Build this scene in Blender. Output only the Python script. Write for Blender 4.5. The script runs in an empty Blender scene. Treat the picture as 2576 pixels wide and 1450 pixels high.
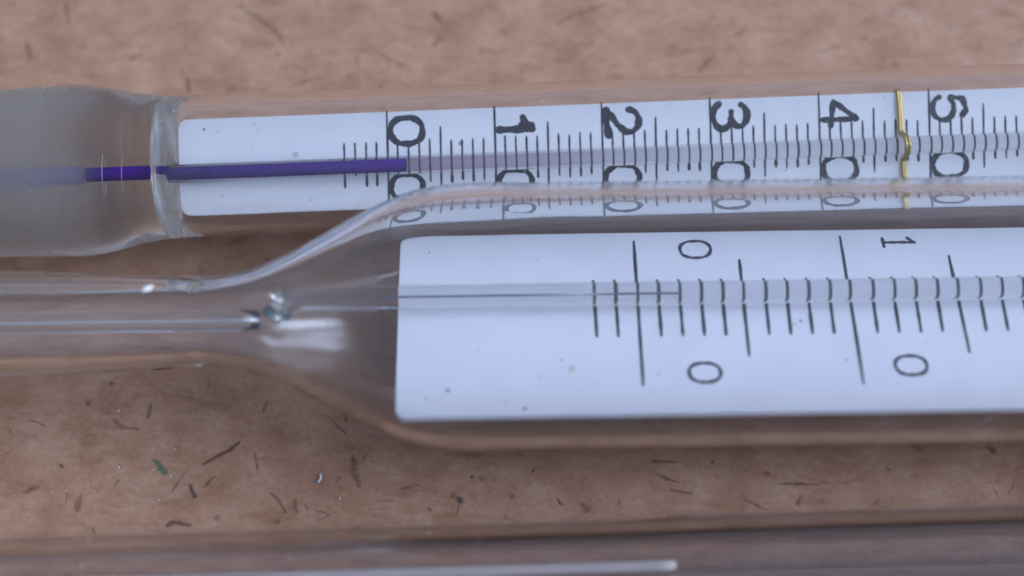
import bpy, bmesh, math, random
from mathutils import Vector, Matrix

# ------------------------------------------------------------------ camera, light, exposure
MM = 0.001
TILT = math.radians(22.0)
HFOV = math.radians(38.0)
DIST = 83.0                      # mm, camera to the aim point
FPX = 1288.0 / math.tan(HFOV / 2)
AIM = Vector((0, 0, 5.0))        # mm
CAM = AIM + DIST * Vector((0, -math.sin(TILT), math.cos(TILT)))

scene = bpy.context.scene
C = scene.collection
cam_data = bpy.data.cameras.new('camera')
cam = bpy.data.objects.new('camera', cam_data)
C.objects.link(cam)
cam.location = CAM * MM
cam.rotation_euler = (TILT, 0, 0)
cam_data.sensor_width = 36.0
cam_data.angle = HFOV
cam_data.clip_start = 0.005
cam_data.clip_end = 50.0
cam_data.dof.use_dof = True
cam_data.dof.focus_distance = 84.5 * MM
cam_data.dof.aperture_fstop = 15.5
scene.camera = cam

world = bpy.data.worlds.new('World')
scene.world = world
world.use_nodes = True
bg = world.node_tree.nodes['Background']
bg.inputs[0].default_value = (0.60, 0.71, 1.0, 1)
bg.inputs[1].default_value = 0.60

def area_lamp(name, loc, target, size, power, color):
    d = bpy.data.lights.new(name, 'AREA')
    d.shape = 'RECTANGLE'
    d.size, d.size_y = size
    d.energy = power
    d.color = color
    o = bpy.data.objects.new(name, d)
    C.objects.link(o)
    o.location = loc
    o.rotation_euler = (Vector(target) - Vector(loc)).to_track_quat('-Z', 'Y').to_euler()
    return o
area_lamp('window_light', (1.22, 0.24, 1.00), (0, 0, 0), (1.25, 1.15), 46.0, (0.63, 0.745, 1.0))

vs = scene.view_settings
vs.view_transform = 'Standard'
vs.look = 'None'
vs.exposure = 0.0
vs.gamma = 1.0
vs.use_curve_mapping = False
scene.render.engine = 'CYCLES'
cy = scene.cycles
cy.use_denoising = True
cy.max_bounces = 32
cy.transmission_bounces = 28
cy.glossy_bounces = 12
cy.diffuse_bounces = 4
cy.transparent_max_bounces = 24
cy.caustics_reflective = True
cy.caustics_refractive = True
cy.blur_glossy = 0.3
cy.sample_clamp_indirect = 20.0

rng = random.Random(7)

# ------------------------------------------------------------------ pixel rays (2576 x 1450 view of the photograph), mm
ROT = Matrix.Rotation(TILT, 3, 'X')
def ray(u, v):
    return (ROT @ Vector(((u - 1288.0) / FPX, -(v - 725.0) / FPX, -1.0))).normalized()
def on_plane(u, v, p0, n):
    d = ray(u, v)
    t = (p0 - CAM).dot(n) / d.dot(n)
    return CAM + d * t
def P(u, v, z=0.0):
    return on_plane(u, v, Vector((0, 0, z)), Vector((0, 0, 1)))
PX = DIST / FPX                  # mm per pixel near the aim point

# ------------------------------------------------------------------ materials
def new_mat(name):
    m = bpy.data.materials.new(name)
    m.use_nodes = True
    nt = m.node_tree
    return m, nt, nt.nodes['Principled BSDF']
def simple(name, col, rough=0.5, metal=0.0, spec=0.5, trans=0.0, ior=1.5, alpha=1.0):
    m, nt, b = new_mat(name)
    b.inputs['Base Color'].default_value = (*col, 1)
    b.inputs['Roughness'].default_value = rough
    b.inputs['Metallic'].default_value = metal
    b.inputs['Specular IOR Level'].default_value = spec
    b.inputs['Transmission Weight'].default_value = trans
    b.inputs['IOR'].default_value = ior
    b.inputs['Alpha'].default_value = alpha
    return m
def N(nt, t, **kw):
    n = nt.nodes.new(t)
    for k, v in kw.items():
        setattr(n, k, v)
    return n
def ramp(nt, stops):
    r = N(nt, 'ShaderNodeValToRGB')
    e = r.color_ramp.elements
    while len(e) > 1:
        e.remove(e[-1])
    e[0].position, e[0].color = stops[0][0], (*stops[0][1], 1)
    for p, c in stops[1:]:
        x = e.new(p)
        x.color = (*c, 1)
    return r
def mix(nt, blend, fac, a, b):
    m = N(nt, 'ShaderNodeMix', data_type='RGBA', blend_type=blend)
    L = nt.links
    if isinstance(fac, (int, float)): m.inputs[0].default_value = fac
    else: L.new(fac, m.inputs[0])
    for s, x in ((6, a), (7, b)):
        if isinstance(x, tuple): m.inputs[s].default_value = (*x, 1)
        else: L.new(x, m.inputs[s])
    return m.outputs[2]

def glass(name, tint=(0.985, 0.99, 0.99), rough=0.0, wob=0.0, ior=1.5):
    m, nt, b = new_mat(name)
    b.inputs['Base Color'].default_value = (*tint, 1)
    b.inputs['Transmission Weight'].default_value = 1.0
    b.inputs['IOR'].default_value = ior
    tc = N(nt, 'ShaderNodeTexCoord')
    n = N(nt, 'ShaderNodeTexNoise')
    n.inputs['Scale'].default_value = 900
    n.inputs['Detail'].default_value = 5
    nt.links.new(tc.outputs['Object'], n.inputs['Vector'])
    mr = N(nt, 'ShaderNodeMapRange')
    mr.inputs[1].default_value = 0.45
    mr.inputs[2].default_value = 0.75
    mr.inputs[3].default_value = rough
    mr.inputs[4].default_value = rough + 0.05
    nt.links.new(n.outputs[0], mr.inputs[0])
    nt.links.new(mr.outputs[0], b.inputs['Roughness'])
    if wob:
        mp = N(nt, 'ShaderNodeMapping')
        mp.inputs['Scale'].default_value = (120, 260, 260)
        nt.links.new(tc.outputs['Object'], mp.inputs[0])
        n2 = N(nt, 'ShaderNodeTexNoise')
        n2.inputs['Scale'].default_value = 1.0
        n2.inputs['Detail'].default_value = 2
        nt.links.new(mp.outputs[0], n2.inputs['Vector'])
        bp = N(nt, 'ShaderNodeBump')
        bp.inputs['Strength'].default_value = 1.0
        bp.inputs['Distance'].default_value = wob
        nt.links.new(n2.outputs[0], bp.inputs['Height'])
        nt.links.new(bp.outputs[0], b.inputs['Normal'])
    return m

def board_material():
    m, nt, b = new_mat('hardboard')
    L = nt.links
    tc = N(nt, 'ShaderNodeTexCoord')
    def noise(scale, detail=3, rough=0.5, vec=None):
        n = N(nt, 'ShaderNodeTexNoise')
        n.inputs['Scale'].default_value = scale
        n.inputs['Detail'].default_value = detail
        n.inputs['Roughness'].default_value = rough
        L.new(vec or tc.outputs['Object'], n.inputs['Vector'])
        return n
    base = ramp(nt, [(0.33, (0.292, 0.150, 0.084)), (0.5, (0.356, 0.197, 0.120)), (0.68, (0.408, 0.243, 0.157))])
    big = noise(360, 5, 0.62)
    L.new(big.outputs[0], base.inputs[0])
    col = base.outputs[0]
    # fibre mottling at several orientations
    for ang, sc, lo, hi, c, amt in ((35, 1700, 0.56, 0.80, (0.17, 0.074, 0.040), 0.50),
                                    (120, 1400, 0.57, 0.82, (0.18, 0.082, 0.044), 0.50),
                                    (75, 1500, 0.55, 0.82, (0.46, 0.31, 0.22), 0.50),
                                    (160, 900, 0.58, 0.82, (0.20, 0.094, 0.052), 0.45)):
        w = noise(160, 2)
        wm = mix(nt, 'LINEAR_LIGHT', 0.0016, tc.outputs['Object'], w.outputs[1])
        mp = N(nt, 'ShaderNodeMapping')
        mp.inputs['Rotation'].default_value = (0, 0, math.radians(ang))
        mp.inputs['Scale'].default_value = (0.26, 1, 1)
        mp.inputs['Location'].default_value = (ang * 0.01, 0, 0)
        L.new(wm, mp.inputs[0])
        n = noise(sc, 3, 0.55, mp.outputs[0])
        r = ramp(nt, [(lo, (0, 0, 0)), (hi, (1, 1, 1))])
        L.new(n.outputs[0], r.inputs[0])
        f = N(nt, 'ShaderNodeMath', operation='MULTIPLY')
        f.inputs[1].default_value = amt
        L.new(r.outputs[0], f.inputs[0])
        col = mix(nt, 'MIX', f.outputs[0], col, c)
    g = noise(2600, 6, 0.7)
    gr = ramp(nt, [(0.3, (0.80, 0.78, 0.76)), (0.5, (1, 1, 1)), (0.72, (1.16, 1.17, 1.18))])
    L.new(g.outputs[0], gr.inputs[0])
    col = mix(nt, 'MULTIPLY', 0.75, col, gr.outputs[0])
    # fine specks
    vo = N(nt, 'ShaderNodeTexVoronoi')
    vo.inputs['Scale'].default_value = 620
    L.new(tc.outputs['Object'], vo.inputs['Vector'])
    r = ramp(nt, [(0.06, (1, 1, 1)), (0.16, (0, 0, 0))])
    L.new(vo.outputs['Distance'], r.inputs[0])
    gate = N(nt, 'ShaderNodeSeparateColor')
    L.new(vo.outputs['Color'], gate.inputs[0])
    gt = N(nt, 'ShaderNodeMath', operation='GREATER_THAN')
    gt.inputs[1].default_value = 0.72
    L.new(gate.outputs[0], gt.inputs[0])
    f = N(nt, 'ShaderNodeMath', operation='MULTIPLY')
    L.new(r.outputs[0], f.inputs[0]); L.new(gt.outputs[0], f.inputs[1])
    f2 = N(nt, 'ShaderNodeMath', operation='MULTIPLY')
    f2.inputs[1].default_value = 0.55
    L.new(f.outputs[0], f2.inputs[0])
    col = mix(nt, 'MIX', f2.outputs[0], col, (0.11, 0.045, 0.03))
    L.new(col, b.inputs['Base Color'])
    b.inputs['Roughness'].default_value = 0.62
    b.inputs['Specular IOR Level'].default_value = 0.35
    h = noise(700, 5, 0.6)
    bp = N(nt, 'ShaderNodeBump')
    bp.inputs['Strength'].default_value = 0.5
    bp.inputs['Distance'].default_value = 0.00008
    L.new(h.outputs[0], bp.inputs['Height'])
    L.new(bp.outputs[0], b.inputs['Normal'])
    return m

def plate_material(name, col, rough):
    m, nt, b = new_mat(name)
    L = nt.links
    tc = N(nt, 'ShaderNodeTexCoord')
    n = N(nt, 'ShaderNodeTexNoise')
    n.inputs['Scale'].default_value = 260
    n.inputs['Detail'].default_value = 6
    L.new(tc.outputs['Object'], n.inputs['Vector'])
    r = ramp(nt, [(0.3, tuple(x * 0.955 for x in col)), (0.6, col)])
    L.new(n.outputs[0], r.inputs[0])
    vo = N(nt, 'ShaderNodeTexVoronoi')
    vo.inputs['Scale'].default_value = 480
    L.new(tc.outputs['Object'], vo.inputs['Vector'])
    r2 = ramp(nt, [(0.04, (1, 1, 1)), (0.12, (0, 0, 0))])
    L.new(vo.outputs['Distance'], r2.inputs[0])
    g = N(nt, 'ShaderNodeSeparateColor')
    L.new(vo.outputs['Color'], g.inputs[0])
    gt = N(nt, 'ShaderNodeMath', operation='GREATER_THAN')
    gt.inputs[1].default_value = 0.93
    L.new(g.outputs[0], gt.inputs[0])
    f = N(nt, 'ShaderNodeMath', operation='MULTIPLY')
    L.new(r2.outputs[0], f.inputs[0]); L.new(gt.outputs[0], f.inputs[1])
    f2 = N(nt, 'ShaderNodeMath', operation='MULTIPLY')
    f2.inputs[1].default_value = 0.5
    L.new(f.outputs[0], f2.inputs[0])
    c = mix(nt, 'MIX', f2.outputs[0], r.outputs[0], (0.30, 0.31, 0.34))
    L.new(c, b.inputs['Base Color'])
    b.inputs['Roughness'].default_value = rough
    b.inputs['Specular IOR Level'].default_value = 0.4
    return m

def ink_material(name, col, wear):
    m, nt, b = new_mat(name)
    L = nt.links
    tc = N(nt, 'ShaderNodeTexCoord')
    n = N(nt, 'ShaderNodeTexNoise')
    n.inputs['Scale'].default_value = 5200
    n.inputs['Detail'].default_value = 3
    L.new(tc.outputs['Object'], n.inputs['Vector'])
    r = ramp(nt, [(0.45, col), (0.78, wear)])
    L.new(n.outputs[0], r.inputs[0])
    L.new(r.outputs[0], b.inputs['Base Color'])
    b.inputs['Roughness'].default_value = 0.55
    return m

def dye_material(name, col, fade=None):
    """Coloured liquid; fade=(x0,x1): film that thins out between the two local x (m)."""
    m, nt, b = new_mat(name)
    L = nt.links
    b.inputs['Base Color'].default_value = (*col, 1)
    b.inputs['Roughness'].default_value = 0.5
    b.inputs['Specular IOR Level'].default_value = 0.0
    if fade:
        tc = N(nt, 'ShaderNodeTexCoord')
        s = N(nt, 'ShaderNodeSeparateXYZ')
        L.new(tc.outputs['Object'], s.inputs[0])
        mr = N(nt, 'ShaderNodeMapRange')
        mr.inputs[1].default_value, mr.inputs[2].default_value = fade[0], fade[1]
        mr.inputs[3].default_value, mr.inputs[4].default_value = fade[2], fade[3]
        L.new(s.outputs[0], mr.inputs[0])
        L.new(mr.outputs[0], b.inputs['Alpha'])
    return m

M_board = board_material()
M_glass = glass('sheath_glass', rough=0.0, wob=0.000008)
M_drawn = glass('drawn_glass', (0.985, 0.985, 0.985), 0.20, 0.0)
M_rod = glass('capillary_glass', (1.0, 1.0, 1.0), ior=1.46)
M_stem, _nt, _b = new_mat('clouded_stem_glass')
_tc = N(_nt, 'ShaderNodeTexCoord'); _sx = N(_nt, 'ShaderNodeSeparateXYZ')
_nt.links.new(_tc.outputs['Object'], _sx.inputs[0])
_nz = N(_nt, 'ShaderNodeTexNoise'); _nz.inputs['Scale'].default_value = 330; _nz.inputs['Detail'].default_value = 2
_nt.links.new(_tc.outputs['Object'], _nz.inputs['Vector'])
_ad = N(_nt, 'ShaderNodeMath', operation='MULTIPLY_ADD'); _ad.inputs[1].default_value = 0.0030
_nt.links.new(_nz.outputs[0], _ad.inputs[0]); _nt.links.new(_sx.outputs[0], _ad.inputs[2])
for _k, _lo, _hi in (('Transmission Weight', 0.84, 1.0), ('Roughness', 0.30, 0.02)):
    _mr = N(_nt, 'ShaderNodeMapRange', interpolation_type='SMOOTHSTEP')
    _mr.inputs[1].default_value, _mr.inputs[2].default_value = -0.0260, -0.0205
    _mr.inputs[3].default_value, _mr.inputs[4].default_value = _lo, _hi
    _nt.links.new(_ad.outputs[0], _mr.inputs[0]); _nt.links.new(_mr.outputs[0], _b.inputs[_k])
_cr = ramp(_nt, [(0.0, (0.60, 0.585, 0.54)), (1.0, (0.93, 0.97, 0.96))])
_nt.links.new(_mr.outputs[0], _cr.inputs[0])
_mc = N(_nt, 'ShaderNodeMapRange'); _mc.inputs[1].default_value, _mc.inputs[2].default_value = -0.0260, -0.0195
_nt.links.new(_ad.outputs[0], _mc.inputs[0]); _nt.links.new(_mc.outputs[0], _cr.inputs[0])
_nt.links.new(_cr.outputs[0], _b.inputs['Base Color'])
_b.inputs['IOR'].default_value = 1.5
M_smoky = glass('smoky_glass', (0.89, 0.865, 0.86), 0.0, 0.00002)
M_teal = glass('bead_refraction_tint', (0.12, 0.26, 0.28), 0.02, 0.0001)  # dark teal refractions in the bead, put into the glass tint
M_plate1 = plate_material('opal_plate', (0.92, 0.93, 0.965), 0.35)
M_plate2 = plate_material('opal_plate_matt', (0.81, 0.82, 0.88), 0.30)
M_ink1 = ink_material('black_ink', (0.012, 0.013, 0.020), (0.09, 0.09, 0.11))
M_ink2 = ink_material('blue_black_ink', (0.014, 0.016, 0.030), (0.10, 0.11, 0.15))
M_purple = dye_material('purple_spirit', (0.058, 0.006, 0.225))
M_mercury = simple('mercury', (0.20, 0.21, 0.24), 0.30, 1.0)
M_silver = simple('silvered_bore', (0.75, 0.76, 0.80), 0.35, 1.0)
M_glint = simple('painted_glint', (0.72, 0.73, 0.78), 0.25, alpha=0.28)
M_plate3 = plate_material('aged_plate', (0.52, 0.47, 0.45), 0.6)
M_gold = simple('brass_wire', (0.50, 0.37, 0.13), 0.5, 1.0)
M_dust = simple('pale_dust', (0.62, 0.60, 0.57), 0.9, alpha=0.8)
M_dark = simple('dark_grit', (0.02, 0.014, 0.012), 0.7)

# ------------------------------------------------------------------ mesh helpers (mm in, m out)
def mesh_obj(name, verts, faces, mat, parent=None, smooth=False):
    me = bpy.data.meshes.new(name)
    me.from_pydata([tuple(c * MM for c in v) for v in verts], [], faces)
    me.update()
    if smooth:
        me.polygons.foreach_set('use_smooth', [True] * len(me.polygons))
    if mat: me.materials.append(mat)
    o = bpy.data.objects.new(name, me)
    C.objects.link(o)
    if parent: o.parent = parent
    return o
def fix_normals(o):
    bm = bmesh.new(); bm.from_mesh(o.data)
    bmesh.ops.recalc_face_normals(bm, faces=bm.faces)
    bm.to_mesh(o.data); bm.free()
def tag(o, label=None, category=None, kind=None, group=None):
    for k, v in (('label', label), ('category', category), ('kind', kind), ('group', group)):
        if v: o[k] = v
    return o
def empty(name, loc, rz):
    o = bpy.data.objects.new(name, None)
    C.objects.link(o)
    o.empty_display_size = 0.005
    o.location = loc * MM
    o.rotation_euler = (0, 0, rz)
    return o
def smooth_profile(pts, step=0.25):
    """Catmull-Rom / monotone resample of (x, r) pairs."""
    out = []
    n = len(pts)
    for i in range(n - 1):
        p0 = pts[max(i - 1, 0)]; p1 = pts[i]; p2 = pts[i + 1]; p3 = pts[min(i + 2, n - 1)]
        h = p2[0] - p1[0]
        m1 = (p2[1] - p0[1]) / (p2[0] - p0[0]) if i else 0.0
        m2 = (p3[1] - p1[1]) / (p3[0] - p1[0]) if i < n - 2 else 0.0
        d = (p2[1] - p1[1]) / h
        if abs(d) < 1e-6: m1 = m2 = 0.0
        k = max(1, min(40, int(abs(h) / step)))
        for j in range(k):
            t = j / k
            out.append((p1[0] + h * t,
                        (2*t**3 - 3*t*t + 1) * p1[1] + (t**3 - 2*t*t + t) * h * m1
                        + (-2*t**3 + 3*t*t) * p2[1] + (t**3 - t*t) * h * m2))
    out.append(pts[-1])
    return out
def lathe(name, loops, mat, parent, seg=112, zc=0.0, yc=0.0):
    """loops: list of profiles [(x, r)...] each closed at both ends on the axis; the second is a cavity."""
    verts, faces = [], []
    for li, prof in enumerate(loops):
        base = len(verts)
        n = len(prof)
        for x, r in prof:
            for k in range(seg):
                a = 2 * math.pi * k / seg
                verts.append((x, yc + r * math.cos(a), zc + r * math.sin(a)))
        for i in range(n - 1):
            for k in range(seg):
                a, b = base + i * seg + k, base + i * seg + (k + 1) % seg
                q = [a, b, b + seg, a + seg]
                faces.append(q[::-1] if li else q)
        for end, i in ((0, 0), (1, n - 1)):
            c = len(verts)
            verts.append((prof[i][0], yc, zc))
            for k in range(seg):
                a, b = base + i * seg + k, base + i * seg + (k + 1) % seg
                t = [b, a, c] if end == 0 else [a, b, c]
                faces.append(t[::-1] if li else t)
    # orientation: outer loop must look outward
    o = mesh_obj(name, verts, faces, mat, parent, smooth=True)
    bm = bmesh.new(); bm.from_mesh(o.data)
    vol = bm.calc_volume(signed=True)
    if vol < 0:
        bmesh.ops.reverse_faces(bm, faces=bm.faces)
    bm.to_mesh(o.data); bm.free()
    return o
def cap_round(x0, x1, r, k=8):
    """profile of a rod with rounded ends"""
    p = []
    for j in range(k + 1):
        a = math.pi / 2 * j / k
        p.append((x0 + r * 0.6 * (1 - math.sin(a)), max(r * math.sin(a), 0.02) if j else r * 0.12))
    p = [(x0 + r * 0.6 * (1 - math.sin(math.pi / 2 * j / k)), r * max(math.sin(math.pi / 2 * (0.08 + 0.92 * j / k)), 0.1)) for j in range(k + 1)]
    p.sort()
    q = [(x0 + x1 - x, rr) for x, rr in p][::-1]
    return p, q
def rod_profile(x0, x1, r, round_=0.5):
    k = 6
    left = [(x0 + r * round_ * (1 - math.cos(math.pi / 2 * j / k)), r * (0.35 + 0.65 * math.sin(math.pi / 2 * j / k))) for j in range(k + 1)]
    right = [(x0 + x1 - x, rr) for x, rr in left][::-1]
    n = max(2, int((x1 - x0) / 6))
    mid = [(left[-1][0] + (right[0][0] - left[-1][0]) * i / n, r) for i in range(1, n)]
    return left + mid + right
def sweep(name, path, radius, mat, parent, seg=32, closed=False):
    """tube along a path of Vectors; radius number or list"""
    n = len(path)
    verts, faces = [], []
    ref = Vector((0, 0, 1)) if not closed else None
    for i, p in enumerate(path):
        if closed: t = path[(i + 1) % n] - path[i - 1]
        else: t = path[min(i + 1, n - 1)] - path[max(i - 1, 0)]
        t.normalize()
        up = ref if ref and abs(t.dot(ref)) < 0.9 else Vector((1, 0, 0))
        s = t.cross(up).normalized(); w = s.cross(t)
        r = radius[i] if isinstance(radius, list) else radius
        for k in range(seg):
            a = 2 * math.pi * k / seg
            verts.append(p + s * (r * math.cos(a)) + w * (r * math.sin(a)))
    m = n if closed else n - 1
    for i in range(m):
        for k in range(seg):
            a, b = i * seg + k, i * seg + (k + 1) % seg
            c, d = ((i + 1) % n) * seg + (k + 1) % seg, ((i + 1) % n) * seg + k
            faces.append([a, b, c, d])
    if not closed:
        faces.append(list(range(seg)))
        faces.append(list(range((n - 1) * seg, n * seg))[::-1])
    o = mesh_obj(name, verts, faces, mat, parent, smooth=True)
    fix_normals(o)
    return o
def plate(name, x0, x1, y0, y1, th, corner, mat, parent):
    """flat strip in the local xy plane, front face at z=0, rounded corners, small bevel"""
    def outline(inset):
        pts = []
        for cx, cyy, a0 in ((x1 - corner, y1 - corner, 0), (x0 + corner, y1 - corner, 90), (x0 + corner, y0 + corner, 180), (x1 - corner, y0 + corner, 270)):
            for j in range(9):
                a = math.radians(a0 + 90 * j / 8)
                pts.append((cx + (corner - inset) * math.cos(a), cyy + (corner - inset) * math.sin(a)))
        return pts
    b = 0.06
    rings = [(outline(b), 0.0), (outline(b * 0.3), -b * 0.3), (outline(0), -b), (outline(0), -th + b), (outline(b), -th)]
    verts, faces = [], []
    n = len(rings[0][0])
    for pts, z in rings:
        verts += [(x, y, z) for x, y in pts]
    for i in range(len(rings) - 1):
        for k in range(n):
            a, c = i * n + k, i * n + (k + 1) % n
            faces.append([a, a + n, c + n, c])
    faces.append(list(range(n)))
    faces.append(list(range((len(rings) - 1) * n, len(rings) * n))[::-1])
    o = mesh_obj(name, verts, faces, mat, parent)
    fix_normals(o)
    return o

# ------------------------------------------------------------------ numerals as inked strokes
def arc(cx, cy, rx, ry, a0, a1, n=14):
    return [(cx + rx * math.cos(math.radians(a0 + (a1 - a0) * i / n)), cy + ry * math.sin(math.radians(a0 + (a1 - a0) * i / n))) for i in range(n + 1)]
def supere(cx, cy, rx, ry, e, n=36):
    out = []
    for i in range(n):
        a = 2 * math.pi * i / n
        c, s = math.cos(a), math.sin(a)
        out.append((cx + rx * math.copysign(abs(c) ** e, c), cy + ry * math.copysign(abs(s) ** e, s)))
    return out
GLYPH = {
    '0': [(supere(.5, .5, .5, .5, .86), True, 1.0)],
    '1': [([(.62, 0), (.62, .5), (.62, 1.0)], False, 1.15), ([(.62, .97), (.36, .80), (.16, .74)], False, 1.0), ([(.5, .98), (.46, .72)], False, 1.2)],
    'i': [([(.5, .02), (.5, 1.0)], False, 1.0), ([(.05, 0.03), (.95, 0.03)], False, .9), ([(.5, .97), (.05, .80)], False, 1.1)],
    '2': [([(.05, .70)] + arc(.48, .70, .43, .30, 170, -20) + [(.62, .36), (.25, .16), (.12, .04)], False, 1.0), ([(.05, .05), (.5, .03), (1.0, .10)], False, 1.25)],
    '3': [(arc(.45, .75, .42, .25, 160, -80) + arc(.45, .26, .50, .27, 80, -160), False, 1.05), ([(.30, .52), (.62, .52)], False, .9)],
    '4': [([(.76, 1.0), (.40, .68), (.05, .34), (.5, .29), (1.0, .24)], False, 1.0), ([(.76, 1.0), (.76, .5), (.76, .0)], False, 1.0)],
    '5': [([(.82, .86), (.60, 1.0), (.16, .90), (.08, .56)], False, 1.0), ([(.08, .58)] + arc(.50, .32, .46, .32, 140, -160, 20), False, 1.0)],
}
def numeral(ch, x0, ytop, H, W, sw, mat, parent, wob=0.03):
    """Digit printed with its top towards +x and its right side towards -y."""
    verts, faces = [], []
    lift = 0.012
    for si, (pts, closed, k) in enumerate(GLYPH[ch]):
        ph = rng.random() * 10
        q = []
        for i, (gx, gy) in enumerate(pts):
            g = wob * 0.4
            q.append(Vector((x0 + (gy + rng.uniform(-g, g)) * H, ytop - (gx + rng.uniform(-g, g)) * W)))
        # densify
        d = []
        m = len(q) if closed else len(q) - 1
        for i in range(m):
            a, b = q[i], q[(i + 1) % len(q)]
            k2 = max(1, int((b - a).length / (sw * 0.35)))
            d += [a.lerp(b, j / k2) for j in range(k2)]
        if not closed: d.append(q[-1])
        n = len(d)
        base = len(verts)
        z = lift + si * 0.004
        for i, p in enumerate(d):
            t = (d[(i + 1) % n] - d[i - 1]) if closed else (d[min(i + 1, n - 1)] - d[max(i - 1, 0)])
            if t.length < 1e-9: t = Vector((1, 0))
            t.normalize()
            nn = Vector((-t.y, t.x))
            w = sw * k * 0.5 * (1 + 0.16 * math.sin(i * 0.8 + ph) + rng.uniform(-.10, .10))
            for s in (-1, 1):
                verts.append((p.x + nn.x * w * s, p.y + nn.y * w * s, z))
        for i in range(n if closed else n - 1):
            a = base + 2 * i; b = base + 2 * ((i + 1) % n)
            faces.append([a, b, b + 1, a + 1])
        if not closed:
            for p in (d[0], d[-1]):
                c = len(verts)
                r = sw * k * 0.5
                verts += [(p.x + r * math.cos(j * math.pi / 5), p.y + r * math.sin(j * math.pi / 5), z + 0.002) for j in range(10)]
                faces.append(list(range(c, c + 10)))
    return mesh_obj('numeral', verts, faces, mat, parent)
def tick(x0, y0, x1, y1, w, mat, parent, bulb=0.0):
    """one engraved, inked line from (x0,y0) to (x1,y1) with slightly uneven edges"""
    a, b = Vector((x0, y0)), Vector((x1, y1))
    t = (b - a).normalized(); nn = Vector((-t.y, t.x))
    n = 10
    verts, faces = [], []
    for i in range(n + 1):
        f = i / n
        p = a.lerp(b, f)
        ww = w * 0.5 * (1 + rng.uniform(-.18, .18)) * (0.7 if i in (0, n) else 1.0)
        if bulb and f > 0.75: ww *= 1 + bulb * (f - 0.75) * 4
        verts += [(p.x - nn.x * ww, p.y - nn.y * ww, 0.010), (p.x + nn.x * ww, p.y + nn.y * ww, 0.010)]
    for i in range(n):
        faces.append([2 * i, 2 * i + 1, 2 * i + 3, 2 * i + 2])
    return mesh_obj('tick_mark', verts, faces, mat, parent)

# ------------------------------------------------------------------ a thermometer's frame
class Frame:
    """Axis laid through two pixels at height z; local x along the tube."""
    def __init__(self, name, pa, pb, z):
        a, b = P(*pa, z), P(*pb, z)
        self.dir = (b - a).normalized()
        self.rz = math.atan2(self.dir.y, self.dir.x)
        self.z = z
        mid = P(1288, pa[1] + (pb[1] - pa[1]) * (1288 - pa[0]) / (pb[0] - pa[0]), z)
        self.o = Vector((mid.x, mid.y, 0))
        self.root = empty(name, self.o, self.rz)
        self.inv = Matrix.Rotation(-self.rz, 3, 'Z')
        self.side = Vector((-self.dir.y, self.dir.x, 0))
        self.pa, self.pb = pa, pb
    def local(self, p):
        return self.inv @ (p - self.o)
    def x(self, u):
        """local x of the axis point seen in pixel column u"""
        v = self.pa[1] + (self.pb[1] - self.pa[1]) * (u - self.pa[0]) / (self.pb[0] - self.pa[0])
        return self.local(P(u, v, self.z)).x
    def roll_plane(self, roll, n_off):
        """world point and normal of a plane rolled about the axis, n_off along its normal"""
        nrm = self.side * (-math.sin(roll)) + Vector((0, 0, math.cos(roll)))
        p0 = self.o + Vector((0, 0, self.z)) + nrm * n_off
        return p0, nrm
    def plate_xy(self, u, v, roll, n_off):
        """pixel -> in-plane coordinates (x along, y across) on a rolled plane"""
        p0, nrm = self.roll_plane(roll, n_off)
        p = on_plane(u, v, p0, nrm)
        across = self.side * math.cos(roll) + Vector((0, 0, math.sin(roll)))
        return (p - p0).dot(self.dir), (p - p0).dot(across)

# ------------------------------------------------------------------ the board
def make_board():
    n = 2
    o = mesh_obj('board', [(-260, -200, 0), (260, -200, 0), (260, 200, 0), (-260, 200, 0),
                           (-260, -200, -3), (260, -200, -3), (260, 200, -3), (-260, 200, -3)],
                 [[0, 1, 2, 3], [7, 6, 5, 4], [0, 4, 5, 1], [1, 5, 6, 2], [2, 6, 7, 3], [3, 7, 4, 0]], M_board)
    tag(o, 'smooth brown hardboard sheet with dark wood fibres, under the thermometers', 'board', 'structure')
    return o
board = make_board()

def fibre_mat(name, col, amt):
    m, nt, b = new_mat(name)
    b.inputs['Base Color'].default_value = (*col, 1)
    b.inputs['Roughness'].default_value = 0.75
    at = N(nt, 'ShaderNodeAttribute', attribute_name='ridge')
    tc = N(nt, 'ShaderNodeTexCoord')
    n = N(nt, 'ShaderNodeTexNoise')
    n.inputs['Scale'].default_value = 1900
    n.inputs['Detail'].default_value = 5
    nt.links.new(tc.outputs['Object'], n.inputs['Vector'])
    ad = N(nt, 'ShaderNodeMath', operation='MULTIPLY_ADD')
    ad.inputs[1].default_value = 1.5
    nt.links.new(n.outputs[0], ad.inputs[0]); nt.links.new(at.outputs['Fac'], ad.inputs[2])
    mr = N(nt, 'ShaderNodeMapRange', interpolation_type='SMOOTHSTEP')
    mr.inputs[1].default_value, mr.inputs[2].default_value = 0.78, 1.75
    mr.inputs[3].default_value, mr.inputs[4].default_value = 0.0, amt
    nt.links.new(ad.outputs[0], mr.inputs[0])
    nt.links.new(mr.outputs[0], b.inputs['Alpha'])
    return m
M_fibre = fibre_mat('fibre_brown', (0.060, 0.022, 0.013), 0.44)
M_fibre2 = fibre_mat('fibre_rust', (0.11, 0.040, 0.022), 0.36)
M_fibre3 = fibre_mat('fibre_faint', (0.14, 0.064, 0.037), 0.31)
M_fpale = fibre_mat('fibre_pale', (0.42, 0.31, 0.23), 0.6)
M_green = fibre_mat('green_fleck', (0.11, 0.17, 0.10), 0.8)
M_grey = fibre_mat('grey_fleck', (0.07, 0.06, 0.055), 0.6)
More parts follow.
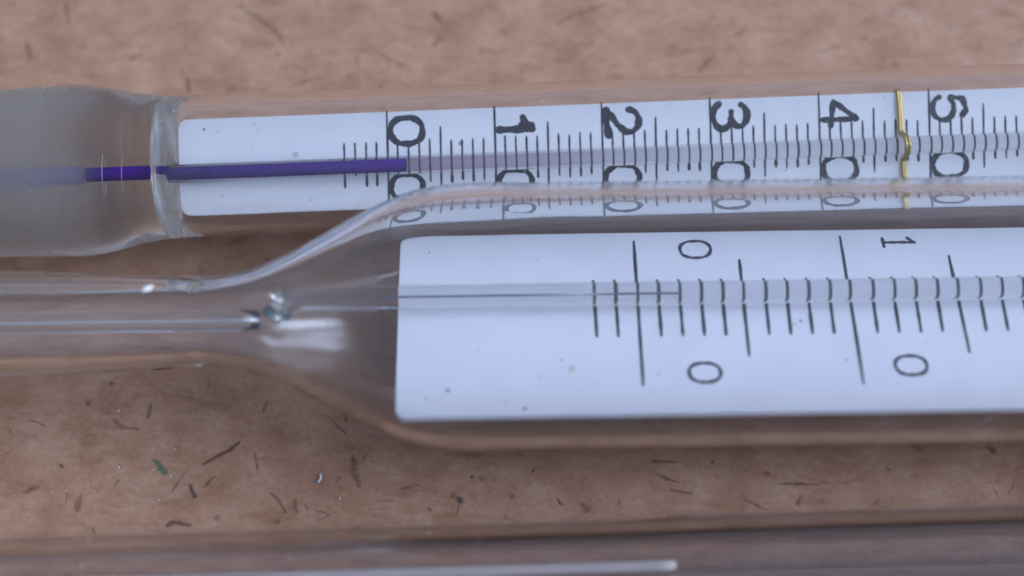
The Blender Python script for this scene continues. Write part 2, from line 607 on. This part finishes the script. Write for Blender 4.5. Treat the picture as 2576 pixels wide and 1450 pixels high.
def fleck(name, pts, w, mat, parent, taper=True, lift=0.010, jag=0.2):
    """a pressed-in fibre or grain: a low ridge along points (mm, board plane) that fades into the sheet at its rim"""
    n = len(pts)
    w = w * 1.55
    e = w * 0.35
    d0 = (pts[0] - pts[1]).normalized() * e; d1 = (pts[-1] - pts[-2]).normalized() * e
    pts = [pts[0] + d0] + list(pts) + [pts[-1] + d1]
    n = len(pts)
    verts, faces, soft = [], [], []
    for i, p in enumerate(pts):
        t = pts[min(i + 1, n - 1)] - pts[max(i - 1, 0)]
        t = Vector((t.x, t.y, 0)).normalized()
        s = Vector((-t.y, t.x, 0))
        f = i / (n - 1)
        k = (0.45 + 0.55 * math.sin(math.pi * f)) * (1 + rng.uniform(-jag, jag))
        tip = i in (0, n - 1)
        for off in (-1, -.45, 0, .45, 1):
            q = p + s * (off * w * 0.5 * k)
            verts.append((q.x, q.y, lift * (1 - abs(off)) * (0 if tip else 1) + 0.002))
            soft.append(0.0 if tip else (1 - abs(off)) ** 1.0)
    for i in range(n - 1):
        for j in range(4):
            a = 5 * i + j
            faces.append([a, a + 1, a + 6, a + 5])
    o = mesh_obj(name, verts, faces, mat, parent, smooth=True)
    at = o.data.attributes.new('ridge', 'FLOAT', 'POINT')
    at.data.foreach_set('value', soft)
    return o
def px_line(pix, sub=4):
    pts = [P(*p) for p in pix]
    out = []
    for i in range(len(pts) - 1):
        out += [pts[i].lerp(pts[i + 1], j / sub) for j in range(sub)]
    return out + [pts[-1]]
FIB = [  # pixel polyline, width px, material
    ([(1092, 36), (1101, 44), (1108, 52)], 19, M_grey), ([(957, 218), (960, 228)], 10, M_fibre),
    ([(1400, 62), (1440, 40), (1480, 26), (1530, 10)], 9, M_fibre2), ([(944, 128), (985, 152), (1030, 172)], 9, M_fibre3),
    ([(1088, 118), (1100, 104), (1112, 94)], 9, M_fibre2), ([(1255, 78), (1280, 82)], 10, M_fibre3),
    ([(1758, 180), (1775, 162), (1798, 136)], 11, M_fibre2), ([(1785, 58), (1800, 36)], 8, M_fibre3),
    ([(2228, 40), (2250, 30)], 8, M_fibre3), ([(2250, 160), (2254, 166)], 14, M_fibre),
    ([(165, 8), (170, 30), (172, 62)], 12, M_fibre3), ([(70, 110), (72, 130), (76, 152)], 11, M_fibre3),
    ([(470, 200), (474, 216), (476, 234)], 14, M_fibre2), ([(575, 232), (592, 216)], 10, M_fibre3),
    ([(600, 12), (650, 46), (690, 78), (715, 110)], 13, M_fibre3), ([(735, 215), (770, 205), (830, 190)], 8, M_fibre3),
    ([(462, 82), (458, 82)], 10, M_fibre2), ([(1820, 4), (1840, 0)], 8, M_fibre3), ([(2560, 110), (2576, 98)], 9, M_fibre2),
    ([(945, 44), (941, 46)], 10, M_fibre2), ([(1490, 108), (1493, 112)], 7, M_fibre), ([(1670, 42), (1674, 46)], 8, M_fibre),
    ([(1850, 90), (1880, 70)], 8, M_fibre3), ([(2070, 130), (2110, 118)], 7, M_fibre3), ([(320, 150), (360, 140)], 10, M_fibre3),
    ([(1080, 205), (1086, 232)], 7, M_fibre3), ([(1530, 190), (1570, 196)], 8, M_fibre3),
    # below the tubes
    ([(512, 1168), (545, 1150), (575, 1134), (604, 1112)], 13, M_fibre), ([(390, 1160), (405, 1175), (416, 1190)], 20, M_green),
    ([(478, 1222), (484, 1238), (490, 1252)], 15, M_grey), ([(515, 1225), (528, 1210), (540, 1198)], 8, M_fibre2),
    ([(432, 1238), (450, 1210), (470, 1182)], 7, M_fibre3), ([(422, 1322), (436, 1314), (452, 1318), (478, 1322)], 14, M_fibre),
    ([(276, 964), (285, 966)], 14, M_fibre), ([(220, 1012), (225, 1020)], 12, M_fibre3), ([(285, 1056), (310, 1076), (350, 1080)], 13, M_fibre3),
    ([(152, 1170), (158, 1176)], 12, M_fibre), ([(300, 1170), (304, 1176)], 8, M_fibre), ([(290, 1222), (300, 1208)], 9, M_fibre3),
    ([(888, 1150), (892, 1185), (902, 1222)], 22, M_fibre3), ([(870, 1064), (872, 1048)], 9, M_fibre), ([(893, 1052), (902, 1064)], 7, M_fibre),
    ([(830, 1050), (850, 1075), (870, 1090)], 7, M_fibre3), ([(672, 1010), (660, 1040)], 9, M_fibre3), ([(720, 1290), (700, 1258), (680, 1240)], 9, M_fibre3),
    ([(742, 1260), (744, 1288)], 12, M_fibre3), ([(768, 1268), (772, 1280)], 8, M_fibre2), ([(790, 1282), (830, 1296), (800, 1310)], 8, M_fibre3),
    ([(1184, 1203), (1189, 1198)], 9, M_fibre), ([(1154, 1255), (1160, 1262)], 20, M_grey), ([(1076, 1280), (1086, 1283)], 10, M_fibre2),
    ([(1338, 1190), (1344, 1180)], 7, M_fibre), ([(1404, 1256), (1411, 1270)], 9, M_fibre), ([(1465, 1270), (1474, 1278), (1482, 1284)], 26, M_fibre2),
    ([(1270, 1298), (1276, 1304)], 13, M_fibre3), ([(1648, 1194), (1680, 1206), (1705, 1214)], 8, M_fibre2), ([(1870, 1256), (1900, 1270), (1930, 1284)], 8, M_fibre3),
    ([(1960, 1218), (2000, 1217), (2060, 1220)], 8, M_fibre2), ([(2488, 1128), (2502, 1136)], 20, M_fibre), ([(2120, 1290), (2128, 1298)], 16, M_fibre2),
    ([(2014, 1248), (2005, 1270)], 8, M_fibre3), ([(2280, 1112), (2320, 1132)], 9, M_fibre3), ([(2200, 1270), (2210, 1262)], 10, M_fibre3),
    ([(1840, 1190), (1845, 1168), (1862, 1142)], 9, M_fpale), ([(1690, 1234), (1740, 1242)], 10, M_fibre3), ([(1640, 1160), (1700, 1164)], 9, M_fibre2),
    ([(1790, 1166), (1796, 1160)], 8, M_fibre), ([(60, 1240), (100, 1225)], 12, M_fibre3), ([(195, 1280), (205, 1250)], 20, M_fibre3),
    ([(380, 1020), (372, 1050)], 10, M_fibre3), ([(640, 1140), (648, 1180)], 9, M_fibre3), ([(1010, 1230), (1050, 1222)], 9, M_fibre3),
    ([(650, 550), (690, 560)], 10, M_fibre3), ([(560, 620), (610, 600)], 9, M_fibre3),
]
for pix, w, m in FIB:
    fleck('fibre', px_line(pix), w * PX * (1.15 if m is M_fibre3 else 1.0), m, board, taper=True)
# scattered finer fibres over the rest of the sheet, one piece each where they can be told apart
for i in range(170):
    u, v = rng.uniform(-150, 2726), rng.choice((rng.uniform(-120, 220), rng.uniform(1000, 1400), rng.uniform(-120, 1500)))
    a = rng.uniform(0, math.pi)
    l = rng.uniform(6, 26)
    bend = rng.uniform(-.5, .5)
    pix = [(u - l * math.cos(a), v - l * math.sin(a)), (u + l * .15 * bend, v + l * .3 * bend), (u + l * math.cos(a + bend), v + l * math.sin(a + bend))]
    fleck('fibre', px_line(pix, 3), rng.uniform(3, 6) * PX, rng.choice((M_fibre3, M_fibre2, M_fibre3, M_fpale)), board, lift=0.006)

# ------------------------------------------------------------------ thermometer with purple spirit
def spirit_thermometer():
    R0, RB, RI = 184 * PX, 216 * PX, 160 * PX
    F = Frame('spirit_thermometer', (440, 421), (2576, 338), RB + 0.17)
    tag(F.root, 'glass thermometer with purple spirit column, gold wire tie and scale marked 0 to 50', 'thermometer')
    X = F.x
    ROLL = TILT                                   # scale faces the camera side
    outer = [(X(-900), 0.6), (X(-895), 2.2), (X(-860), 3.9), (X(-800), RB)] + [(X(u), RB) for u in (-500, -200, 0)] + [(X(150), RB + .1), (X(220), RB + .13)] + \
            [(X(285), RB * .98), (X(345), RB * .915), (X(410), R0 * 1.02), (X(520), R0)] + [(X(u), R0) for u in (900, 1400, 2000, 2600, 3300)] + \
            [(X(3400), R0 * .9), (X(3430), R0 * .5), (X(3436), 0.5)]
    inner = [(X(404), .10), (X(404.5), 118 * PX), (X(408), 132 * PX), (X(416), 142 * PX), (X(435), 150 * PX), (X(500), RI)] + \
            [(X(u), RI) for u in (900, 1400, 2000, 2600, 3250)] + [(X(3330), RI * .9), (X(3350), RI * .5), (X(3353), .4)]
    sh = lathe('sheath', [smooth_profile(outer), smooth_profile(inner)], M_glass, F.root, zc=F.z)
    sh.data.materials.append(M_stem)              # drawn, clouded glass of the solid stem and the fused end
    xs = X(470) * MM
    for p in sh.data.polygons:
        if p.center.x < xs: p.material_index = 1
    # scale plate
    NP = -30 * PX
    pl = plate('scale_plate', F.plate_xy(439, 426, ROLL, NP)[0], X(3200), -130 * PX, 130 * PX, 0.42, 0.55, M_plate1, F.root)
    p0, nrm = F.roll_plane(ROLL, NP)
    pl.location = Vector((0, -math.sin(ROLL) * NP, F.z + math.cos(ROLL) * NP)) * MM
    pl.rotation_euler = (ROLL, 0, 0)
    q = lambda u, v: F.plate_xy(u, v, ROLL, NP)
    cv = lambda u: 407 - 0.0425 * (u - 866)       # plate centre line in the view
    majors = [973, 1243, 1512, 1784, 2057, 2333, 2608]
    def tk(u, a, b, w=5.4, bulb=0.0, du=3):
        xa, ya = q(u, cv(u) + a); xb, yb = q(u + du, cv(u) + b)
        tick(xa, ya, xb, yb, w * PX, M_ink1, pl, bulb)
    for u, lo in ((866, 68), (893, 30), (921, 66), (947, 66)):
        tk(u, -47, lo, bulb=.6 if lo > 40 else 0)
    for i in range(len(majors) - 1):
        a, b = majors[i], majors[i + 1]
        tk(a, -127, 127, 5.8, du=7)
        for k in range(1, 10):
            u = a + (b - a) * k / 10
            if k == 5: tk(u, -80, 84, 5.6)
            else: tk(u, -47 + rng.uniform(-3, 3), (33 if k < 4 else 62) + rng.uniform(-4, 4), bulb=0 if k < 4 else rng.choice((0, .5, .8)))
    for i, ch in enumerate('012345'):
        u = majors[i]
        hh = 96 if i else 92
        xa, ya = q(u + 4, cv(u + 50) - 104); xb, yb = q(u + 4 + hh, cv(u + 50) - 40)
        numeral(ch, xa + .1, ya, abs(xb - xa) - .2, abs(yb - ya), 17.0 * PX if i < 4 else 15.0 * PX, M_ink1, pl)
        xa, ya = q(u + 6, cv(u + 50) + 40); xb, yb = q(u + 6 + hh, cv(u + 50) + 104)
        numeral('0', xa + .12, ya, abs(xb - xa) - .24, abs(yb - ya), 14.5 * PX, M_ink1, pl)
    # capillary rod lying on the plate
    RR = 24 * PX
    NR = NP + RR + .09
    yr = F.plate_xy(900, 420, ROLL, NR)[1]
    rod_o = Vector((0, math.cos(ROLL) * yr - math.sin(ROLL) * NR, F.z + math.sin(ROLL) * yr + math.cos(ROLL) * NR))
    rod = lathe('capillary_rod', [rod_profile(X(405.2), X(3180), RR, .05)], M_rod, F.root, 64, rod_o.z, rod_o.y)
    xe = F.plate_xy(1024, 413, ROLL, NR)[0]
    lathe('spirit_column', [rod_profile(X(405.6), xe, 11.6 * PX, .12)], M_purple, rod, 40, rod_o.z, rod_o.y)
    lathe('spirit_column', [rod_profile(X(221), X(403.6), 12.3 * PX, .01)], M_purple, F.root, 40, F.z, -.19)
    film = dye_material('spirit_film', (0.42, 0.16, 0.42), ((xe) * MM, X(1800) * MM, 0.28, 0.0))
    lathe('spirit_film', [rod_profile(xe + .03, X(1800), 11.5 * PX, .12)], film, rod, 40, rod_o.z, rod_o.y)
    # the solid stem carries the bore on towards the bulb
    st = dye_material('stem_dye', (0.16, 0.10, 0.26), (X(-700) * MM, X(216) * MM, 0.5, 0.5))
    lathe('stem_bore', [rod_profile(X(-700), X(216), 16 * PX, .2)], st, F.root, 32, F.z, -.19)
    # pale rings that paint bright glints round the column in the fused end
    for u, sc in ((262, 1.45), (312, 1.3)):
        n = 40
        path = [Vector((X(u) + .10 * math.sin(2 * math.pi * j / n), -.19 + RR * sc * math.cos(2 * math.pi * j / n), F.z + RR * sc * math.sin(2 * math.pi * j / n))) for j in range(n)]
        sweep('glint_ring', path, .03, M_glint, F.root, 10, closed=True)
    # brass wire tie: loops round plate and rod
    xw = F.plate_xy(2266, 350, ROLL, NP)[0]
    def loc(y, n):
        return Vector((0, math.cos(ROLL) * y - math.sin(ROLL) * n, F.z + math.sin(ROLL) * y + math.cos(ROLL) * n))
    hw = 130 * PX
    for t, dx in enumerate((-.10, .09)):
        prof = [(hw + .13, NP - .2), (hw + .12, NP + .05), (hw * .75, NP + .11), (yr + RR * 1.4, NP + .16), (yr + RR * .85, NR + RR * .75),
                (yr, NR + RR + .11), (yr - RR * .85, NR + RR * .75), (yr - RR * 1.4, NP + .16), (-hw * .75, NP + .11), (-hw - .12, NP + .05),
                (-hw - .13, NP - .2), (-hw - .12, NP - .45), (-hw * .5, NP - .56), (0, NP - .57), (hw * .5, NP - .56), (hw + .12, NP - .45)]
        path = []
        for i, (y, n) in enumerate(prof):
            y2, n2 = prof[(i + 1) % len(prof)]
            for j in range(5):
                f = j / 5
                p = loc(y + (y2 - y) * f, n + (n2 - n) * f)
                p.x = xw + dx * .8 + .02 * math.sin(i * 1.1 + t * 2) + (-y) * .03
                path.append(p)
        sweep('wire_tie', path, 0.105, M_gold, F.root, 12, closed=True)
    return F
F1 = spirit_thermometer()

# ------------------------------------------------------------------ mercury thermometer
def mercury_thermometer():
    R = 319 * PX * 1.012
    RI = 290 * PX * 1.012
    F = Frame('mercury_thermometer', (0, 815), (2576, 778), R + .02)
    tag(F.root, 'wide glass thermometer with thin mercury thread and flared shoulder, scale marked 0 and 10', 'thermometer')
    X = F.x
    k = PX * 1.012
    outer = [(X(-1500), .4), (X(-1495), 1.6), (X(-1450), 2.5), (X(-1350), 124 * k)] + [(X(u), 124 * k) for u in (-900, -400, 0)] + \
            [(X(200), 121 * k), (X(350), 115 * k), (X(480), 110 * k), (X(560), 112 * k), (X(640), 128 * k), (X(720), 158 * k), (X(800), 196 * k), (X(880), 236 * k),
             (X(950), 270 * k), (X(1020), 297 * k), (X(1090), 313 * k), (X(1200), 322 * k), (X(1350), R)] + [(X(u), R) for u in (1800, 2200, 2600, 3400)] + \
            [(X(3560), R * .85), (X(3600), R * .4), (X(3606), .5)]
    wl = lambda u, r: (X(u), r * k)
    inner = [wl(-1440, 12), wl(-1436, 60), wl(-1400, 84), wl(-900, 88), wl(-300, 88), wl(0, 88), wl(250, 86), wl(400, 82), wl(460, 80), wl(484, 77.5), wl(508, 80), wl(560, 84), wl(640, 99), wl(720, 128), wl(800, 165),
             wl(880, 205), wl(950, 240), wl(1020, 266), wl(1090, 281), wl(1200, 289), (X(1350), RI)] + [(X(u), RI) for u in (1800, 2200, 2600, 3350)] + \
            [(X(3480), RI * .85), (X(3510), RI * .4), (X(3515), .4)]
    po, pi_ = smooth_profile(outer), smooth_profile(inner)
    sh = lathe('sheath', [po, pi_], M_glass, F.root, 144, zc=F.z)
    sh.data.materials.append(M_drawn)             # the drawn inside of the shoulder is slightly hazy
    n_out = (len(po) - 1) * 144 + 2 * 144
    x0, x1 = X(540) * MM, X(985) * MM
    for p in sh.data.polygons:
        if p.index >= n_out and x0 < p.center.x < x1 and p.center.y < 0.0006: p.material_index = 1
    ROLL = -math.radians(13.0)
    NP = -32 * PX
    q = lambda u, v, n=NP: F.plate_xy(u, v, ROLL, n)
    yb, yt = q(1300, 1040)[1], q(1300, 563)[1]
    lim = math.sqrt((RI - .12) ** 2 - (NP - .5) ** 2)
    yb, yt = max(yb, -lim), min(yt, lim)
    pl = plate('scale_plate', (q(1017, 600)[0] + q(997, 1040)[0]) / 2, X(3330), yb, yt, 0.5, 0.55, M_plate2, F.root)
    pl.location = Vector((0, -math.sin(ROLL) * NP, F.z + math.cos(ROLL) * NP)) * MM
    pl.rotation_euler = (ROLL, 0, 0)
    def tk(ua, va, ub, vb, w):
        xa, ya = q(ua, va); xb, yb_ = q(ub, vb)
        tick(xa, ya, xb, yb_, w * PX, M_ink2, pl)
    major_top = {0: (1593, 601, 1617, 970), 5: (1858, 650, 1883, 897), 10: (2110, 588, 2170, 965), 15: (2383, 640, 2436, 888), 20: (2640, 578, 2726, 958)}
    for i in range(-2, 21):
        if i in major_top:
            a = major_top[i]
            tk(a[0], a[1], a[2], a[3], 8.2)
        else:
            ut, ub = 1602 + 53.4 * i, 1609 + 54.0 * i
            ub += 0.02 * i * i
            tk(ut - 4, 703 - .6 * i, ub, 848 - .85 * i, 8.6)
    for ch, u0, u1, v0, v1 in (('0', 1707, 1788, 603, 646), ('0', 1730, 1814, 914, 960), ('i', 2214, 2300, 594, 618), ('0', 2245, 2333, 896, 942)):
        xa, ya = q(u0, v0); xb, yb_ = q(u1, v1)
        numeral(ch, xa, ya, xb - xa, ya - yb_, 9.0 * PX, M_ink2, pl, .02)
    # capillary on the plate
    RR = 29 * PX
    NR = NP + RR + .12
    def inner_pt(u, v, n):
        x, y = F.plate_xy(u, v, ROLL, n)
        return Vector((x, math.cos(ROLL) * y - math.sin(ROLL) * n, F.z + math.sin(ROLL) * y + math.cos(ROLL) * n))
    a = inner_pt(1010, 747, NR); b = inner_pt(1700, 738, NR)
    yz = (a + b) / 2
    def rp(u, dv=0.0):
        return Vector((X(u), yz.y, yz.z))
    right = [rp(u) for u in (790, 900, 1010, 1300, 1700, 2200, 2700, 3300)]
    left_y, left_z = 0.0, F.z
    bend = [Vector((X(u), yz.y * f, F.z + (yz.z - F.z) * f)) for u, f in ((690, .15), (705, .38), (722, .66), (745, .90), (765, .98))]
    rad = [RR * s for s in (.85, 1.0, 1.06, 1.04, 1.0)] + [RR] * len(right)
    rod = sweep('capillary_rod', bend + right, rad, M_rod, F.root, 56)
    me = inner_pt(1712, 745, NR).x
    mpath = [p for p in bend[1:] + right if p.x < me - 1] + [Vector((me, yz.y, yz.z))]
    sweep('mercury_thread', mpath, [.085, .08, .07] + [0.042] * (len(mpath) - 3), M_mercury, rod, 16)
    lrod = sweep('lower_rod', [Vector((X(u), 0, F.z)) for u in (-1300, -800, -200, 100, 400, 600, 660)], [RR * .95] * 5 + [RR * .93, RR * .8], M_rod, F.root, 56)
    sweep('mercury_thread', [Vector((X(u), -.02, F.z + .05)) for u in (-1290, -700, -200, 100, 300, 500, 600, 652)], [.06, .06, .065, .06, .065, .05, .06, .05], M_silver, lrod, 16)
    # fused bead where the two rods meet
    def blob(c, r, seed, mat, nm='fused_bead', sq=(1, 1, 1)):
        bm = bmesh.new()
        bmesh.ops.create_icosphere(bm, subdivisions=3, radius=1.0)
        rr = random.Random(seed)
        ph = [rr.uniform(0, 6.28) for _ in range(6)]
        for v in bm.verts:
            d = v.co.normalized()
            s = 1 + .17 * math.sin(3 * d.x + ph[0]) * math.sin(2.5 * d.y + ph[1]) + .13 * math.sin(4 * d.z + ph[2]) + .08 * math.sin(6 * d.y + 4 * d.x + ph[3])
            v.co = Vector((d.x * sq[0], d.y * sq[1], d.z * sq[2])) * (s * r * MM) + c * MM
        m = bpy.data.meshes.new(nm)
        bm.to_mesh(m); bm.free()
        m.polygons.foreach_set('use_smooth', [True] * len(m.polygons))
        m.materials.append(mat)
        o = bpy.data.objects.new(nm, m)
        C.objects.link(o); o.parent = F.root
        return o
    for u, v, n, r, sd, mat in ((686, 784, .25, .46, 1, M_teal), (720, 742, .35, .36, 2, M_teal), (728, 796, .2, .34, 3, M_teal), (703, 742, .75, .34, 4, M_rod), (710, 764, .95, .50, 5, M_rod), (700, 775, .45, .55, 6, M_rod)):
        c = inner_pt(u, v, n)
        blob(c, r * .72, sd, mat)
    return F
F2 = mercury_thermometer()

# ------------------------------------------------------------------ marks on the two scales
def plate_specks(F, roll, NP, pl, spots):
    for u, v, r, m in spots:
        x, y = F.plate_xy(u, v, roll, NP)
        k = 12
        ph = rng.uniform(0, 6.28)
        vs_ = [(x + r * PX * (1 + .35 * math.sin(2 * a + ph)) * math.cos(a), y + r * PX * (1 + .3 * math.sin(3 * a + ph)) * math.sin(a), .007) for a in [2 * math.pi * j / k for j in range(k)]]
        mesh_obj('speck', vs_, [list(range(k))], m, pl)
M_sdark = simple('speck_dark', (.03, .025, .03), .7)
M_sgrey = simple('speck_grey', (.30, .31, .36), .7)
M_sstain = simple('speck_stain', (.62, .58, .50), .7)
PL1 = [c for c in F1.root.children if c.name.startswith('scale_plate')][0]
PL2 = [c for c in F2.root.children if c.name.startswith('scale_plate')][0]
plate_specks(F1, TILT, -30 * PX, PL1, [(515, 324, 4, M_sgrey), (549, 330, 2.5, M_sgrey), (1160, 360, 6, M_sgrey), (640, 310, 2, M_sgrey), (780, 505, 2, M_sgrey), (2482, 340, 3, M_sgrey), (560, 495, 2, M_sgrey)])
plate_specks(F2, -math.radians(13.0), -32 * PX, PL2, [(1318, 1024, 4, M_sdark), (1438, 926, 7, M_sstain), (1434, 934, 4, M_sstain), (1412, 905, 3, M_sgrey), (1268, 1012, 2.5, M_sgrey),
    (1360, 946, 2.5, M_sgrey), (1085, 632, 3, M_sgrey), (1130, 980, 5, M_sgrey), (1076, 1000, 3, M_sgrey), (2012, 808, 4, M_sgrey), (1996, 816, 4, M_sstain), (2128, 905, 3, M_sgrey),
    (1656, 940, 2.5, M_sgrey), (1640, 985, 2, M_sgrey), (2330, 860, 2, M_sgrey), (1200, 880, 2, M_sgrey), (1500, 970, 2, M_sgrey), (1900, 980, 2, M_sgrey), (1350, 650, 2, M_sgrey)])

# ------------------------------------------------------------------ third tube along the lower edge
def clear_thermometer():
    R0, RB, RI = 178 * PX, 184 * PX, 128 * PX
    F = Frame('glass_thermometer', (0, 1548), (2576, 1470), RB + .02)
    tag(F.root, 'clear glass thermometer below the wide mercury one, its scale turned edge on', 'thermometer')
    X = F.x
    outer = [(X(-900), .5), (X(-890), R0 * .6), (X(-840), R0)] + [(X(u), R0) for u in (-400, 200, 800, 1400, 1620)] + [(X(1800), RB)] + [(X(u), RB) for u in (2200, 2600, 3300)] + \
            [(X(3380), RB * .8), (X(3420), .5)]
    inner = [(X(-830), .4), (X(-820), RI * .6), (X(-780), RI)] + [(X(u), RI) for u in (-400, 200, 800, 1400, 1720, 2200, 2700, 3200)] + [(X(3260), RI * .8), (X(3300), RI * .5), (X(3305), .5)]
    lathe('sheath', [smooth_profile(outer), smooth_profile(inner)], M_smoky, F.root, zc=F.z)
    ROLL = math.radians(-72.0)
    NP = 80 * PX
    pl = plate('scale_plate', X(-700), X(1700), -75 * PX, 75 * PX, .42, .95, M_plate3, F.root)
    pl.location = Vector((0, -math.sin(ROLL) * NP, F.z + math.cos(ROLL) * NP)) * MM
    pl.rotation_euler = (ROLL, 0, 0)
    rod = lathe('capillary_rod', [rod_profile(X(-690), X(3100), 30 * PX)], M_rod, F.root, 56, F.z + .1, .35)
    return F
F3 = clear_thermometer()

# ------------------------------------------------------------------ dust and crumbs
def grain(name, c, r, mat, parent=None, stretch=(1, 1, 1), seed=0, sub=1, rot=0.0):
    bm = bmesh.new()
    bmesh.ops.create_icosphere(bm, subdivisions=sub, radius=1.0)
    rr = random.Random(seed)
    for v in bm.verts:
        v.co = v.co * (r * rr.uniform(.7, 1.25))
        v.co = Vector((v.co.x * stretch[0], v.co.y * stretch[1], v.co.z * stretch[2]))
    bmesh.ops.rotate(bm, verts=bm.verts, matrix=Matrix.Rotation(rot, 3, 'Z'))
    m = bpy.data.meshes.new(name)
    for v in bm.verts: v.co *= MM
    bm.to_mesh(m); bm.free()
    m.materials.append(mat)
    o = bpy.data.objects.new(name, m)
    C.objects.link(o)
    o.location = c * MM
    if parent: o.parent = parent
    return o
def on_tube(F, R, u, v):
    """first hit of the pixel ray with the tube's cylinder (mm, world)"""
    d = ray(u, v)
    o = CAM - (F.o + Vector((0, 0, F.z)))
    dd = d - F.dir * d.dot(F.dir); oo = o - F.dir * o.dot(F.dir)
    A, B, Cc = dd.dot(dd), 2 * dd.dot(oo), oo.dot(oo) - R * R
    D = B * B - 4 * A * Cc
    if D < 0: return None
    t = (-B - math.sqrt(D)) / (2 * A)
    return CAM + d * t
def dust_cloud(name, spots, mat, parent, label=None):
    """many tiny grains as one mesh in world mm"""
    bm = bmesh.new()
    for p, r in spots:
        g = bmesh.ops.create_icosphere(bm, subdivisions=1, radius=1.0)
        a = rng.uniform(0, 3.14)
        s = (rng.uniform(.6, 1.6), rng.uniform(.6, 1.1), rng.uniform(.5, 1))
        for v in g['verts']:
            c = v.co
            x, y = c.x * s[0], c.y * s[1]
            v.co = (Vector((x * math.cos(a) - y * math.sin(a), x * math.sin(a) + y * math.cos(a), c.z * s[2])) * r * rng.uniform(.8, 1.2) + p) * MM
    m = bpy.data.meshes.new(name)
    bm.to_mesh(m); bm.free()
    m.materials.append(mat)
    o = bpy.data.objects.new(name, m)
    C.objects.link(o)
    if parent:
        o.parent = parent
        o.matrix_parent_inverse = (Matrix.Translation(parent.location) @ parent.rotation_euler.to_matrix().to_4x4()).inverted()
    tag(o, label, None, 'stuff')
    return o
def rnd_spots(F, R, box, n, r0, r1):
    out = []
    for _ in range(n):
        p = on_tube(F, R, rng.uniform(box[0], box[2]), rng.uniform(box[1], box[3]))
        if p is not None: out.append((p, rng.uniform(r0, r1) * (1 if rng.random() < .85 else 1.7)))
    return out
s1 = rnd_spots(F1, 178 * PX, (450, 215, 2600, 460), 80, .016, .04)
for u, v in ((437, 283), (1110, 203), (1365, 257), (1760, 225), (1955, 228), (2033, 200), (1210, 240), (2480, 190)):
    p = on_tube(F1, 178 * PX, u, max(v, 415 - .04 * (u - 440) - 176))
    if p is not None: s1.append((p, .06))
dust_cloud('dust', s1, M_dust, F1.root)
s2 = rnd_spots(F2, 326 * PX * 1.012, (1150, 480, 2600, 1090), 110, .016, .04)
for u, v in ((1590, 520), (1655, 538), (1440, 540), (2000, 575), (1830, 553), (1810, 1062), (2225, 1046)):
    p = on_tube(F2, 326 * PX * 1.012, u, v)
    if p is not None: s2.append((p, .055))
dust_cloud('dust', s2, M_dust, F2.root)
s3 = rnd_spots(F3, 178 * PX, (0, 1330, 2600, 1448), 110, .014, .035)
dust_cloud('dust', s3, M_dust, F3.root)
sb = [(P(rng.uniform(-50, 2626), rng.choice((rng.uniform(-30, 210), rng.uniform(1110, 1330))), .02), rng.uniform(.018, .045)) for _ in range(60)]
sb += [(P(u, v, .03), .07) for u, v in ((298, 1034), (430, 1200), (300, 1176), (400, 1258), (143, 1420), (856, 1254), (1112, 206), (1470, 18), (1770, 185), (1860, 120))]
tag(dust_cloud('dust', sb, M_dust, board), 'pale dust specks scattered over the brown board')

p = on_tube(F2, 124 * PX * 1.012, 372, 731)
tag(grain('crumb', p + Vector((0, .05, .08)), .20, simple('pale_crumb', (.75, .73, .68), .7), None, (1.5, .75, .7), 3, 2, .5),
    'tiny off-white crumb stuck on the narrow glass stem', 'crumb')
hp = []
for i in range(17):
    f = i / 16
    u = 382 + 62 * f; v = 930 - 8 * f + 2.5 * math.sin(i * 1.9)
    q = P(u, v, 3.0)
    hp.append(q)
hair = sweep('hair_scrap', hp, [max(.02, .085 * math.sin(math.pi * (.08 + .84 * i / 16)) * (1 + .45 * math.sin(i * 2.3))) for i in range(17)], M_dark, None, 8)
tag(hair, 'short black scrap of hair clinging to the lower side of the narrow stem', 'hair')
lp = [P(805 + 2 * math.sin(i * .6) - 2 * (i > 5), 1194 + i * 2.6, .06 + .05 * math.sin(i * .5)) for i in range(9)]
tag(sweep('lint', lp, .075, simple('blue_lint', (.55, .62, .72), .6), None, 8),
    'pale blue curl of lint lying on the brown board', 'lint')
